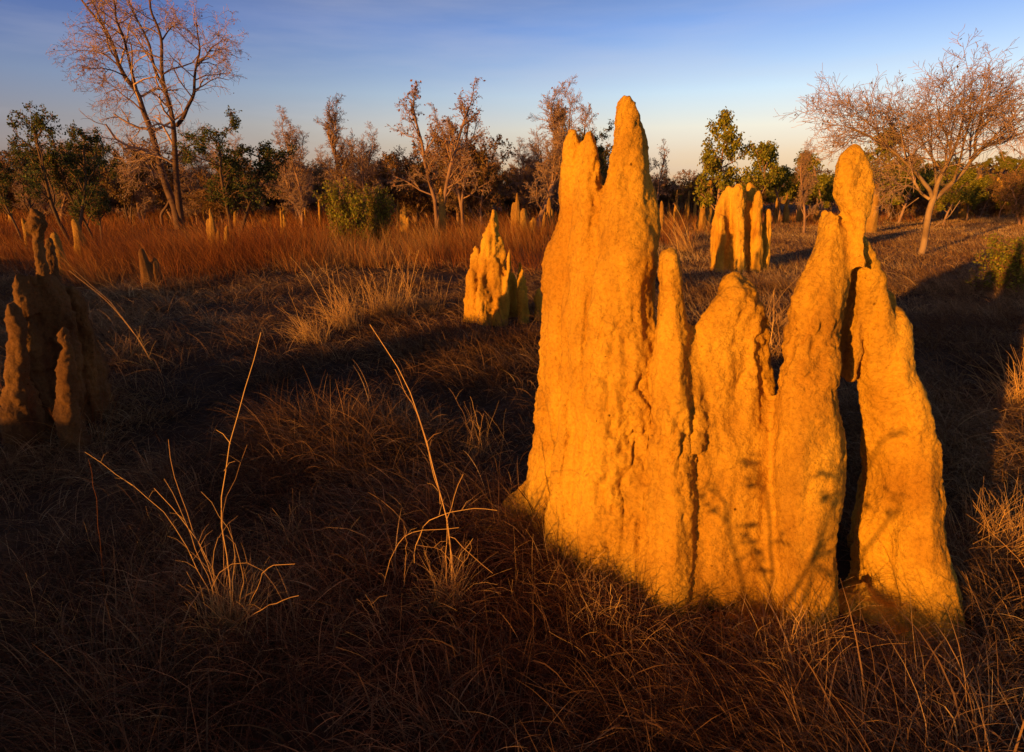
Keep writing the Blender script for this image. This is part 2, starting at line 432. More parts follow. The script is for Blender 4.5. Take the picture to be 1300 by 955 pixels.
Y3 = 15.2
far_cols = [
 ([(237,922,928),(243,917,930),(255,911,929),(280,906,927),(310,903,926),(340,903,925)], Y3,Y3-.1,.20),
 ([(234,934,942),(240,931,944),(255,929,946),(285,930,945),(341,931,945)], Y3-.15,Y3-.4,.20),
 ([(233,949,957),(240,947,960),(260,947,961),(300,946,960)], Y3+.7,Y3+.6,.16),
 ([(243,958,966),(250,956,968),(262,955,969),(300,953,968),(341,951,967)], Y3-.05,Y3-.25,.20),
 ([(266,971,977),(280,969,979),(296,969,979),(320,968,977),(338,966,974)], Y3+.1,Y3,.16),
 ([(275,912,921),(310,910,922),(340,908,920)], Y3-.25,Y3-.45,.10),
 ([(255,945,953),(290,946,953),(342,944,952)], Y3+.1,Y3-.1,.10),
 ([(262,920,936),(300,918,938),(342,916,940)], Y3-.02,Y3-.15,.16),
 ([(256,916,962),(290,912,968),(342,908,970)], Y3+.14,Y3+.0,.22),
]
traced_mound('termite_mound', far_cols, .024, M_MOUND, (5.0, 15.2, 0),
    'sunlit termite mound of five tall rounded fins, seen behind the gap in the huge mound', seed=14, disp=1.35, lump=12, flute=1.4)

left_cols = [
 ([(270,38,54),(275,34,58),(286,33,60),(295,35,59),(304,43,55),(320,43,60),(346,44,66),(375,42,70),(420,38,74)], 5.1,5.05,.09),
 ([(303,58,67),(312,56,71),(340,58,75),(375,58,82),(430,56,86)], 5.3,5.25,.10),
 ([(346,17,27),(353,16,30),(378,19,36),(400,22,42),(440,24,50),(520,22,54)], 4.9,4.85,.11),
 ([(347,34,41),(360,33,44),(400,30,50)], 4.95,4.9,.06),
 ([(350,50,68),(364,42,80),(400,36,92),(450,34,98),(520,32,102)], 5.15,5.05,.17),
 ([(368,82,100),(382,76,108),(420,70,118),(510,68,124)], 5.35,5.3,.13),
 ([(396,101,110),(412,97,118),(434,98,126),(500,94,132)], 5.5,5.45,.13),
 ([(432,114,124),(450,110,132),(498,106,137)], 5.6,5.55,.12),
 ([(386,12,20),(395,9,27),(430,11,34),(481,12,38),(525,8,42)], 4.72,4.62,.09),
 ([(416,79,84),(430,77,89),(481,77,95),(530,74,100)], 4.72,4.64,.07),
 ([(430,42,54),(470,40,58),(525,36,64)], 4.95,4.88,.10),
]
left_cols = [(r_, yt*.90, yb*.90, b_*.95) for r_, yt, yb, b_ in left_cols]
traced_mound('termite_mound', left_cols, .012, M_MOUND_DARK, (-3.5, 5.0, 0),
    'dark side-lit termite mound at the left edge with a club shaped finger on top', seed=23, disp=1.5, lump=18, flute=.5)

crumb = bpy.data.meshes.new('earth_crumb'); import bmesh
bm = bmesh.new(); bmesh.ops.create_icosphere(bm, subdivisions=2, radius=1)
for v_ in bm.verts: v_.co *= 1+.35*float(vnoise(np.array([tuple(v_.co*1.7)]), 5)[0])
bm.to_mesh(crumb); bm.free(); crumb.materials.append(M_MOUND)
for k_ in range(46):
    u_ = random.uniform(690, 1225); v_ = float(np.interp(u_, [665,778,852,950,1035,1200], [650,731,767,790,806,822]))+abs(random.gauss(0, 11)); p_ = on_ground(u_, v_)
    c_ = link('earth_crumb', crumb, loc=(p_.x, p_.y, gz1(p_.x, p_.y)+.008)); r_ = random.uniform(.008, .028)
    c_.scale = (r_*random.uniform(.8, 1.5), r_, r_*.7); c_.rotation_euler = (0, random.uniform(-.3, .3), random.uniform(0, 6))
    tag(c_, 'small fallen crumb of orange earth at the foot of the huge mound', 'earth crumb', 'earth crumbs at the foot of the huge mound')

# small and distant mounds: an archetype of each form, copied
def proto_mound(nf, seed, squat=False):
    rr = random.Random(seed); V, Q, off = [], [], 0
    for i in range(nf):
        h = 1.0 if i == 0 else rr.uniform(.45, .9); r = rr.uniform(.09, .14)*(1.3 if squat else 1)
        x = 0 if i == 0 else rr.uniform(-.22, .22)*nf**.5; y = 0 if i == 0 else rr.uniform(-.15, .15)
        lean = rr.uniform(-.05, .05)
        sec = [(h, x+lean, y, r*.35, r*.35), (h*.93, x+lean, y, r*.6, r*.55), (h*.8, x+lean*.7, y, r*.7, r*.65), (h*.5, x, y, r*.95, r*.9), (.1, x, y, r*1.15, r*1.1), (-.1, x, y, r*1.3, r*1.3)]
        off = column(V, Q, off, sec, seed+i, 14)
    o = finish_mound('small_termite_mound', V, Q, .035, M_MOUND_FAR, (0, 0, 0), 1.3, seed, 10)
    me = o.data; bpy.data.objects.remove(o); return me
PM = [proto_mound(1, 101), proto_mound(2, 102), proto_mound(3, 105), proto_mound(4, 107), proto_mound(5, 112), proto_mound(2, 119, True)]
def small(u, vt, Y, k, label, wid=.8, rot=0.0, lean=0.0, group=None, cat='termite mound', mat=None):
    p = at(u, vt, Y); z0 = gz1(p.x, p.y); h = p.z-z0
    o = link('termite_mound', PM[k]); o.location = (p.x, p.y, z0); o.scale = (h*wid*.72, h*wid*.72, h)
    o.rotation_euler = (0, lean, rot); tag(o, label, cat, group)
    if mat: 
        o.data = PM[k].copy(); o.data.materials[0] = mat
    return o
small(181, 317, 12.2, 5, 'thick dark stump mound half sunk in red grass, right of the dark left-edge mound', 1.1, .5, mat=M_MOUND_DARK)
small(267, 266, 19.5, 2, 'bright slender twin spire mound at the foot of the green tree beside the tallest tree', .75, .4)
small(284, 288, 19.0, 5, 'low leaning spur mound touching the twin spire mound under the green tree', .9, 1.2, .15)
small(96, 279, 17.5, 0, 'short dark-sided block mound under the two-stemmed tree near the left edge', 1.6, .2)
small(69, 297, 14.0, 5, 'small squat mound just behind the club topped mound at the left edge', 1.2, 2.0)
small(30, 278, 21.0, 0, 'thin dim mound at the far left beneath the leaning leafy trees', 1.2, .8)
small(559, 240, 24.0, 0, 'tall narrow sunlit post-like mound behind the red grass below the lanky two-stemmed tree', .9, .1, .03)
small(657, 246, 29.0, 2, 'pointed pale mound beyond the red grass, above and right of the knob topped mound', .8, .3)
small(666, 266, 24.0, 5, 'tiny pale stub mound just below the pointed mound right of the knob topped mound', 1.3, .0)
small(697, 251, 27.0, 4, 'ragged clustered mound half hidden by the left wall of the huge mound', 1.0, 1.0)
small(902, 228, 33.0, 4, 'broad twin lobed mound behind the five finned mound, below the cone shaped green tree', 1.1, .9)
small(860, 240, 40.0, 1, 'slim distant mound seen just right of the tall central pillar', .8, .0)
small(841, 256, 30.0, 0, 'tiny distant mound touching the edge of the central pillar in red grass', 1.1, .0)
small(1114, 232, 31.0, 0, 'plain upright mound right of the bulbous cap, under the flat topped bare tree', 1.4, .4)
small(1245, 222, 58.0, 4, 'pale clustered mound right of the flat topped bare tree, before the green slope', 1.0, .7)
small(1268, 224, 60.0, 3, 'pale blunt mound nearest the right edge below the green slope', 1.0, 1.7)
small(1000, 245, 42.0, 1, 'narrow distant mound in the trees right of the cone shaped green tree', 1.0, .7)
rr = random.Random(5)
DG = 'small far termite mounds along the foot of the treeline'
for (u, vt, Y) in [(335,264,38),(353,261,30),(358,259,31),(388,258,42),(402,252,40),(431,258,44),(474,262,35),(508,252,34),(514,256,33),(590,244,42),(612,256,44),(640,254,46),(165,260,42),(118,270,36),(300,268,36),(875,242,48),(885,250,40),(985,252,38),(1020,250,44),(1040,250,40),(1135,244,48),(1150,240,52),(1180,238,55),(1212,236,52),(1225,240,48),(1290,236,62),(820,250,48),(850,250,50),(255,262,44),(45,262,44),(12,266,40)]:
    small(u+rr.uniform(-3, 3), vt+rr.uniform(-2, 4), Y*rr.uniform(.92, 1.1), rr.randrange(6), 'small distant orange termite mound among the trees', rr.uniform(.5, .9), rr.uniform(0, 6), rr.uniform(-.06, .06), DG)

# ------------------------------------------------------------------ grass
def blades(C, L, lean_dir, th0, curl, w, k=4, seed=0):
    """C n,3 bases; L length; lean_dir azimuth; th0 start angle from vertical; curl total extra; w width -> V,Q,attr"""
    n = len(C); t = np.linspace(0, 1, k+1)
    th = th0[:, None]+curl[:, None]*t[None, :]
    dl = (L/k)[:, None]
    hx = np.cumsum(np.concatenate([np.zeros((n, 1)), np.sin((th[:, :-1]+th[:, 1:])/2)*dl], 1), 1)
    hz = np.cumsum(np.concatenate([np.zeros((n, 1)), np.cos((th[:, :-1]+th[:, 1:])/2)*dl], 1), 1)
    sway = RNG.normal(0, .12, n)[:, None]*t[None]**2*L[:, None]
    dx, dy = np.cos(lean_dir), np.sin(lean_dir)
    P = np.stack([C[:, 0:1]+hx*dx[:, None]-sway*dy[:, None], C[:, 1:2]+hx*dy[:, None]+sway*dx[:, None], C[:, 2:3]+hz], -1)
    fa = lean_dir+math.pi/2+RNG.normal(0, .7, n)
    tilt = RNG.normal(0, .5, n)
    S = np.stack([np.cos(fa)*np.cos(tilt), np.sin(fa)*np.cos(tilt), np.sin(tilt)], -1)[:, None, :]
    wt = (w[:, None]*(1-t[None]**1.5*.85))[..., None]*.5
    A = P-S*wt; B = P+S*wt
    V = np.stack([A, B], 2).reshape(-1, 3)
    i = np.arange(n*(k+1)*2).reshape(n, k+1, 2)
    Q = np.stack([i[:, :-1, 0], i[:, :-1, 1], i[:, 1:, 1], i[:, 1:, 0]], -1).reshape(-1, 4)
    return V, Q

MX = np.array([on_ground(u, v)[:2] for u, v in [(665,650),(778,731),(852,767),(950,788),(1035,803),(1200,815)]])
def in_mound(x, y):
    yf = np.interp(x, MX[:, 0], MX[:, 1]); inside = (x > MX[0, 0]) & (x < MX[-1, 0]) & (y > yf+.03) & (y < yf+.75)
    for (cx, cy, r) in [(*on_ground(622, 408)[:2], .35), (*on_ground(665, 408)[:2], .3), (*on_ground(60, 548)[:2], .35), (*on_ground(940, 337)[:2], .5)]:
        inside |= (x-cx)**2+(y-cy)**2 < r*r
    return inside

def scatter(n, ymin, ymax, pw, umin=-90, umax=1390):
    """points on the ground inside the view wedge, density ~ Y^-pw"""
    a = 2-pw
    U = RNG.random(n)
    Y = (ymin**a+(ymax**a-ymin**a)*U)**(1/a) if abs(a) > 1e-3 else ymin*(ymax/ymin)**U
    X = Y*(RNG.uniform((umin-CX)/F, (umax-CX)/F, n))*1.04
    return X, Y

def n2(x, y, s, seed): return fbm(np.stack([x*s, y*s, np.zeros_like(x)], 1), 3, seed)

VF_U = [-100, 0, 140, 200, 330, 450, 560, 640, 700, 830, 880, 980, 1060, 1150, 1250, 1400]
VF_V = [345, 350, 372, 372, 348, 342, 336, 346, 352, 326, 305, 296, 292, 286, 276, 268]
YFRONT = [on_ground(650, v).y for v in VF_V]
def front(x, y): 
    u = CX+F*x/(y*cp+CAM_H*sp)
    return np.interp(u, VF_U, YFRONT)

def add_grass(name, parts, mat, label=None):
    V = np.concatenate([p[0] for p in parts]); o = 0; Qs = []
    A = []
    for p in parts:
        Qs.append(p[1]+o); o += len(p[0]); A.append(p[2])
    me = mesh_from(name, V, np.concatenate(Qs), [mat], True, np.concatenate(A))
    return tag(link(name, me), label, 'grass', kind='stuff')

WIND = math.radians(170)     # azimuth (from +X) the grass leans to
# --- matted straw: clumps of curled blades
parts = []
def straw(ncl, per, y0, y1, pw, Lm, wm, tall=1.0):
    cx, cy = scatter(ncl, y0, y1, pw)
    keep = ~in_mound(cx, cy)
    yf = np.interp(cx, MX[:, 0], MX[:, 1]); keep &= ~((cx > .25) & (cx < 1.75) & (cy > yf-np.where(cx > .5, .40, .24)) & (cy < yf+.4))
    thin = n2(cx, cy, .9, 71)
    keep &= RNG.random(ncl) < np.clip(.62+1.6*thin, .08, 1)
    cx, cy = cx[keep], cy[keep]; m = len(cx)
    big = np.clip(1+1.0*n2(cx, cy, .8, 44), .5, 1.7)*RNG.uniform(.7, 1.25, m)
    cdir = WIND+RNG.normal(0, .9, m)+1.5*n2(cx, cy, .35, 17)
    hue = np.clip(.42+.5*n2(cx, cy, .6, 61)+RNG.normal(0, .12, m), 0, 1)
    i = np.repeat(np.arange(m), per); n = len(i)
    rad = .05+.06*big[i]
    x = cx[i]+RNG.normal(0, 1, n)*rad; y = cy[i]+RNG.normal(0, 1, n)*rad
    ok = ~in_mound(x, y); i, x, y = i[ok], x[ok], y[ok]; n = len(i)
    C = np.stack([x, y, gz(x, y)-.01], 1)
    L = Lm*big[i]*RNG.uniform(.45, 1.25, n)
    rad = .05+.06*big[i]; ox, oy = x-cx[i], y-cy[i]; rr_ = np.hypot(ox, oy)/rad+1e-6
    dd = np.arctan2(oy/rad*.8+np.sin(cdir[i])*.8, ox/rad*.8+np.cos(cdir[i])*.8)
    V, Q = blades(C, L, dd+RNG.normal(0, .45, n), np.clip(.15+.35*rr_+RNG.normal(0, .2, n), 0, 1.3), RNG.uniform(.7, 2.2, n), wm*RNG.uniform(.6, 1.3, n), 5)
    a = np.clip(hue[i]+RNG.normal(0, .22, n), 0, 1)
    parts.append((V, Q, np.repeat(a, 12)))
straw(2600, 50, .7, 4.2, 1.0, .24, .0030)
straw(900, 16, .7, 4.5, 1.0, .24, .0062)
straw(5200, 34, 3.0, 11, 1.0, .27, .0048)
straw(3600, 18, 9, 26, 1.0, .30, .009)
# short pale stubble on the open ground at right
x, y = scatter(150000, 6, 55, .9, 800, 1400); ok = ~in_mound(x, y); x, y = x[ok], y[ok]; n = len(x)
C = np.stack([x, y, gz(x, y)], 1)
V, Q = blades(C, .16*RNG.uniform(.3, 1.4, n)*(1+.8*n2(x, y, .3, 19)), WIND+RNG.normal(0, 1.2, n), RNG.uniform(.2, 1.0, n), RNG.uniform(0, 1.2, n), .008*(y/18)**.7*RNG.uniform(.6, 1.4, n), 3)
parts.append((V, Q, np.repeat(np.clip(.75+.5*n2(x, y, .25, 29)+RNG.normal(0, .2, n), 0, 1), 8)))
# fine low litter
def litter(n, y0, y1, Lm, wm):
    x, y = scatter(n, y0, y1, 1.0); ok = ~in_mound(x, y); x, y = x[ok], y[ok]; n = len(x)
    C = np.stack([x, y, gz(x, y)+RNG.uniform(0, .03, n)], 1)
    V, Q = blades(C, Lm*RNG.uniform(.4, 1.2, n), RNG.uniform(0, 6.28, n), RNG.uniform(1.0, 1.5, n), RNG.uniform(-.3, .6, n), wm*RNG.uniform(.6, 1.3, n), 3)
    parts.append((V, Q, np.repeat(np.clip(RNG.normal(.35, .25, n), 0, 1), 8)))
litter(14000, 1.0, 5, .16, .003); litter(26000, 5, 22, .22, .006)
# straw drifted against the foot of the huge mound
t = RNG.random(5200); xs = MX[0, 0]-.25+t*(MX[-1, 0]+.45-MX[0, 0]); ys = np.interp(xs, MX[:, 0], MX[:, 1])-np.abs(RNG.normal(0, .14, 5200))-.02
C = np.stack([xs, ys, gz(xs, ys)], 1); n = len(xs)
V, Q = blades(C, .11*RNG.uniform(.5, 1.5, n), RNG.uniform(0, 6.28, n), RNG.uniform(.2, 1.2, n), RNG.uniform(.2, 1.8, n), .003*RNG.uniform(.6, 1.3, n), 5)
parts.append((V, Q, np.repeat(np.clip(RNG.normal(.55, .25, n), 0, 1), 12)))
# ragged fringe on the added unseen bank behind the camera, breaking its shadow edge
la = RNG.uniform(-16, 3, 5000); al = -6.6+RNG.normal(0, .5, 5000); xs = al*SX+la*SY; ys = al*SY-la*SX
C = np.stack([xs, ys, gz(xs, ys)], 1)
V, Q = blades(C, .22*RNG.uniform(.4, 1.3, 5000), RNG.uniform(0, 6.28, 5000), RNG.uniform(0, .5, 5000), RNG.uniform(0, .8, 5000), np.full(5000, .006), 4)
parts.append((V, Q, np.repeat(RNG.random(5000), 10)))
add_grass('matted_straw', parts, M_STRAW, 'matted curled dry straw covering the ground')

# --- tall reddish spear grass band
parts = []
def tall(n, y0, y1, pw, wm, hm=.75, per=26):
    cx, cy = scatter(n//per, y0, y1, pw)
    fr = front(cx, cy)*(1+.12*n2(cx, cy, .3, 5)); u = CX+F*cx/(cy*cp+CAM_H*sp)
    dens = np.clip(.62+1.6*n2(cx, cy, .45, 91), .05, 1)*np.where(u > 980, .55, 1)
    ok = (cy > fr) & (RNG.random(len(cx)) < dens) & ~in_mound(cx, cy)
    cx, cy, fr, u = cx[ok], cy[ok], fr[ok], u[ok]; m = len(cx)
    hc = hm*np.clip(.8+.9*n2(cx, cy, .2, 33)+RNG.normal(0, .22, m), .3, 1.7)*np.where(u > 900, .8, 1)
    hue = np.clip(.45+.8*n2(cx, cy, .3, 81)+RNG.normal(0, .14, m), 0, 1); dr = WIND+RNG.normal(0, .5, m)+1.4*n2(cx, cy, .2, 13)
    i = np.repeat(np.arange(m), per); n = len(i); rad = .05+.009*cy[i]
    ox, oy = RNG.normal(0, 1, n), RNG.normal(0, 1, n)
    x, y = cx[i]+ox*rad, cy[i]+oy*rad
    C = np.stack([x, y, gz(x, y)], 1); L = hc[i]*RNG.uniform(.45, 1.3, n)
    lx, ly = np.cos(dr[i])*.9+ox*.6, np.sin(dr[i])*.9+oy*.6
    V, Q = blades(C, L, np.arctan2(ly, lx)+RNG.normal(0, .3, n), np.abs(np.hypot(lx, ly)*.22+RNG.normal(0, .1, n)), RNG.uniform(.1, 1.2, n), wm*(y/15)**.6*RNG.uniform(.6, 1.4, n), 4)
    a = np.clip(hue[i]+RNG.normal(0, .2, n), 0, 1)
    parts.append((V, Q, np.repeat(a, 10)))
tall(130000, 6.5, 20, .7, .006); tall(100000, 18, 55, .7, .010, .8); tall(30000, 50, 150, .8, .018, .9)
add_grass('tall_red_grass', parts, M_RED, 'band of tall reddish spear grass leaning in the wind')

# --- individual tussocks and tall stems
def stem_path(pts, Y, dy=0.0, jit=.0):
    n = len(pts); return [at_true(u, v, Y+dy*i/max(1, n-1)) for i, (u, v) in enumerate(pts)]
def smooth_path(P, m=10):
    A = np.array([tuple(p) for p in P]); d = np.r_[0, np.cumsum(np.linalg.norm(np.diff(A, axis=0), axis=1))]
    s = np.linspace(0, d[-1], m); B = np.stack([np.interp(s, d, A[:, k]) for k in range(3)], 1)
    B[1:-1] = (B[:-2]+2*B[1:-1]+B[2:])/4
    return [Vector(b) for b in B]
def at_true(u, v, Y):
    x, dy, dz = ray(u, v); t = Y/dy
    return Vector((x*t, Y, CAM_H + dz*t))
def tussock(u, v, stems, label, extra=30, L=.35, lean=(0, .3), r=.0019, spread=.05, mat=M_STEM, group=None, name='grass_tussock', Yo=None):
    base = on_ground(u, v) if Yo is None else Vector((at(u, v, Yo).x, Yo, 0)); base.z = gz1(base.x, base.y)
    T = Tubes(); Yb = base.y
    for i, s in enumerate(stems):
        if len(s[2]) > 2 or True:
            P0 = smooth_path(stem_path(s[2], Yb, s[1]), 12)
            for q_ in range(1, 11):
                if random.random() < .28 and s[0] > .0012:
                    a = random.uniform(0, 6.28); e = P0[q_]+Vector((math.cos(a)*.05, math.sin(a)*.05, .04))*random.uniform(.5, 1.6)
                    T.add([P0[q_]-base, (P0[q_]+e)/2+Vector((0, 0, .012))-base, e-base], s[0]*.6, s[0]*.25, 3)
        rad = s[0]; dy = s[1]; P = smooth_path(stem_path(s[2], Yb, dy), 12); P = [p+Vector((random.gauss(0, .0025), random.gauss(0, .0025), 0)) for p in P]; T.add([p-base for p in P], rad*.95, rad*.5, 5)
    for i in range(extra):
        a = random.uniform(0, 6.28); l = L*random.uniform(.4, 1.2); p = Vector((random.gauss(0, spread), random.gauss(0, spread), -.01))
        d = Vector((math.cos(a)*random.uniform(0, .7)+lean[0], math.sin(a)*.5, 1)).normalized(); pts = [p.copy()]
        for k in range(5):
            d = (d+Vector((lean[0]*lean[1], 0, -random.uniform(0, .35)))+Vector((random.gauss(0, .08), random.gauss(0, .08), 0))).normalized(); pts.append(pts[-1]+d*l/5)
        T.add(pts, r*random.uniform(.5, .9), r*.25, 3)
    me = T.build(name, [mat]); return tag(link(name, me, loc=base), label, 'grass tussock', group)

tussock(288, 800, [
 (.0026, .12, [(290,802),(295,745),(291,720),(288,690),(281,660),(276,632),(284,600),(297,548),(310,495),(320,460),(333,422)]),
 (.0020, .10, [(284,800),(270,725),(250,690),(236,650),(228,630),(218,590),(214,558)]),
 (.0018, .05, [(286,800),(268,740),(248,700),(237,662),(226,640),(207,608)]),
 (.0020, .20, [(282,800),(272,735),(262,705),(240,672),(225,650),(195,620)]),
 (.0013, .25, [(280,800),(258,735),(240,700),(220,662),(200,638),(163,614),(135,592),(108,574)]),
 (.0014, .05, [(290,802),(296,740),(300,690),(280,655),(256,624)]),
 (.0013, .15, [(292,802),(284,700),(278,660),(300,600),(313,565)]),
 (.0018, -.1, [(312,800),(318,765),(330,733),(340,718),(356,716),(373,716)]),
 (.0018, -.2, [(294,803),(310,788),(328,776),(352,764),(380,756)]),
 (.0016, -.1, [(296,800),(306,762),(312,735),(304,705),(290,678),(282,668),(273,684),(270,720)]),
 (.0014, 0, [(290,800),(268,765),(264,740),(280,725),(300,708),(318,712),(340,728),(360,760),(366,800)]),
 (.0016, .1, [(276,800),(264,745),(238,700),(243,698),(262,720)]),
], 'straggly straw tussock at lower left with one very tall stem bending right at its tip', 190, .26, (.05, .2))
tussock(572, 762, [
 (.0030, .30, [(576,762),(574,720),(571,690),(568,657),(559,628),(550,596),(541,560),(531,524),(524,498),(507,466),(488,438),(469,412)]),
 (.0018, .2, [(560,640),(550,596),(538,552),(528,520),(514,496),(501,469)]),
 (.0022, 0, [(568,760),(566,700),(568,655),(578,625),(588,602)]),
 (.0018, -.1, [(526,715),(529,688),(538,668),(549,655),(575,650),(604,645),(622,646),(631,648)]),
 (.0018, -.1, [(487,745),(492,720),(503,698),(513,678),(535,672),(562,674),(582,670)]),
 (.0016, -.1, [(512,745),(515,700),(515,668)]),
 (.0018, .05, [(576,762),(580,720),(585,700),(598,692),(600,684)]),
 (.0018, -.05, [(574,762),(572,720),(566,700),(550,694),(530,692)]),
 (.0022, -.05, [(580,760),(574,715),(569,672),(582,690),(600,705),(625,728)]),
 (.0018, .0, [(570,762),(578,735),(586,715),(600,700),(598,688)]),
 (.0015, .1, [(560,758),(548,735),(545,712),(538,698)]),
], 'bright straw tussock at lower centre whose tallest stem leans left toward the knob topped mound', 170, .24, (.0, .1))
rs = random.Random(4)
def wild(u, v, n, hpx, lean, label, r=.0016, extra=40, L=.35, Yo=None, sp_=14, mat=M_STEM):
    st = []
    for i in range(n):
        h = hpx*rs.uniform(.5, 1.05); l = lean+rs.uniform(-.35, .35); u0 = u+rs.uniform(-sp_, sp_)
        st.append((r*rs.uniform(.7, 1.2), rs.uniform(-.1, .2), [(u0, v), (u0+l*h*.25, v-h*.35), (u0+l*h*.6, v-h*.7), (u0+l*h*1.05, v-h)]))
    return tussock(u, v, st, label, extra, L, (lean*.5, .2), r, .10, mat)
wild(495, 402, 34, 84, -.05, 'brightest straw tussock standing left of the knob topped mound', .0034, 300, .44, sp_=34)
wild(440, 415, 16, 88, -.35, 'straw tussock with long stems leaning left in front of the red grass', .0034, 190, .5, sp_=20)
wild(542, 396, 14, 46, .05, 'short bushy straw tussock right beside the knob topped mound', .0030, 130, .26, sp_=22)
wild(400, 432, 5, 62, -.5, 'low sprawling straw tussock below and left of the brightest straw', .003, 160, .4, sp_=20)
wild(195, 466, 2, 120, -.62, 'single thin stem leaning left beside the dark left-edge mound', .0035, 20, .3, sp_=4)
wild(160, 455, 4, 30, .1, 'small low straw tussock at the right foot of the dark left-edge mound', .003, 60, .3, sp_=14)
wild(95, 560, 6, 70, -.5, 'dim reddish tussock leaning left below the dark left-edge mound', .0022, 60, .35, mat=M_RED)
wild(25, 560, 9, 90, -.35, 'dim reddish tussock at the left edge under the dark mound', .0022, 80, .4, mat=M_RED)
wild(132, 770, 1, 195, -.18, 'dark thin upright stalk left of the straggly straw tussock', .0016, 10, .2, sp_=4, mat=M_RED)
wild(52, 810, 3, 90, -.4, 'pair of faint stems in the dark lower left corner', .0014, 26, .2, sp_=10)
wild(365, 690, 2, 75, -.1, 'short faint stem pair between the two tall straw tussocks', .0014, 60, .2, sp_=2)
wild(612, 580, 4, 84, -.15, 'three thin pale stems standing left of the huge mound', .0015, 50, .3, sp_=8)
wild(735, 748, 4, 60, .35, 'straw tussock lying against the left foot of the huge mound', .0018, 130, .25, sp_=8)
wild(775, 800, 2, 86, .12, 'lone bright stalk standing before the middle foot of the huge mound', .0019, 120, .2, sp_=1)
wild(1020, 835, 5, 70, .1, 'bent bright straw tussock before the right foot of the huge mound', .002, 120, .26, sp_=24)
wild(480, 800, 2, 64, -.6, 'two leaning stems below the bright tussock at lower centre', .0018, 20, .2, sp_=6)
wild(1275, 700, 5, 60, .3, 'rounded dry tussock at the right edge beyond the huge mound', .0025, 260, .34, sp_=16)
wild(1296, 520, 6, 92, -.05, 'tall straw tussock cut by the right edge above the rounded one', .004, 140, .5, sp_=10)
wild(990, 455, 5, 60, -.2, 'dry tussock seen through the gap between slab and capped ridge', .005, 90, .4, sp_=20)
wild(985, 420, 6, 70, .3, 'taller dim tussock behind the gap, below the five finned mound', .004, 80, .45, sp_=18)
wild(872, 320, 8, 60, -.5, 'lit straw tussock left of the five finned mound', .008, 80, .7, sp_=16)
wild(205, 700, 1, 60, .6, 'low faint stems left of the straggly straw tussock base', .0014, 60, .2, sp_=3)

# a seedy weed standing below the camera's view; its shadow falls on the slab
def weed(x, y, h, label):
    T = Tubes(); base = Vector((x, y, gz1(x, y))); rr = random.Random(int(x*100)); T.lm = 1
    for s in range(3):
        p = Vector((rr.uniform(-.05, .05), 0, 0)); d = Vector((rr.uniform(-.12, .12), rr.uniform(-.1, .1), 1)); pts = [p]
        for k in range(8):
            d = (d+Vector((rr.gauss(0, .1), rr.gauss(0, .1), 0))).normalized(); pts.append(pts[-1]+d*h*(1-.15*s)/8)
        T.add(pts, .008, .0045, 5)
        for k in (5, 7, 8):
            a = rr.uniform(0, 6.28); q = pts[k]; e = q+Vector((math.cos(a)*.06, math.sin(a)*.06, .05)); T.add([q, (q+e)/2+Vector((0, 0, .01)), e], .004, .003, 4)
            T.leaf.append((np.array([tuple(e+Vector((rr.gauss(0, .012), rr.gauss(0, .012), rr.gauss(0, .012)))) for _ in range(9)]), np.full(9, .028)))
    tag(link('seeding_weed', T.build('seeding_weed', [M_STEM, M_SEED]), loc=base), label, 'weed')
for (al, la, h, lb) in [(-.55, -.64, .95, 'branching weed with dark seed clusters in front of the huge mound'), (-.35, -.50, .84, 'shorter branching weed with seed clusters beside the taller one')]:
    weed(al*SX+la*SY, al*SY-la*SX, h, lb)

# a fallen dry branch along the left foot of the huge mound
T = Tubes(); b0 = on_ground(640, 655)
path = [at(u, v, y)+Vector((0, 0, .03)) for u, v, y in [(628,648,3.3),(672,672,3.12),(700,690,2.98),(722,712,2.82),(745,722,2.75),(762,730,2.70),(771,750,2.58)]]
T.add([p-b0 for p in smooth_path(path, 14)], .006, .0035, 6)
for i in range(26):
    q = path[rs.randrange(1, 6)]-b0+Vector((rs.gauss(0, .02), rs.gauss(0, .02), 0)); e = q+Vector((rs.gauss(0, .08), rs.gauss(-.03, .05), rs.uniform(-.05, .05))); T.add([q, (q+e)/2+Vector((0, 0, .01)), e], .002, .001, 3)
tag(link('fallen_branch', T.build('fallen_branch', [M_STEM]), loc=b0), 'thin dry branch lying along the left foot of the huge mound', 'branch')

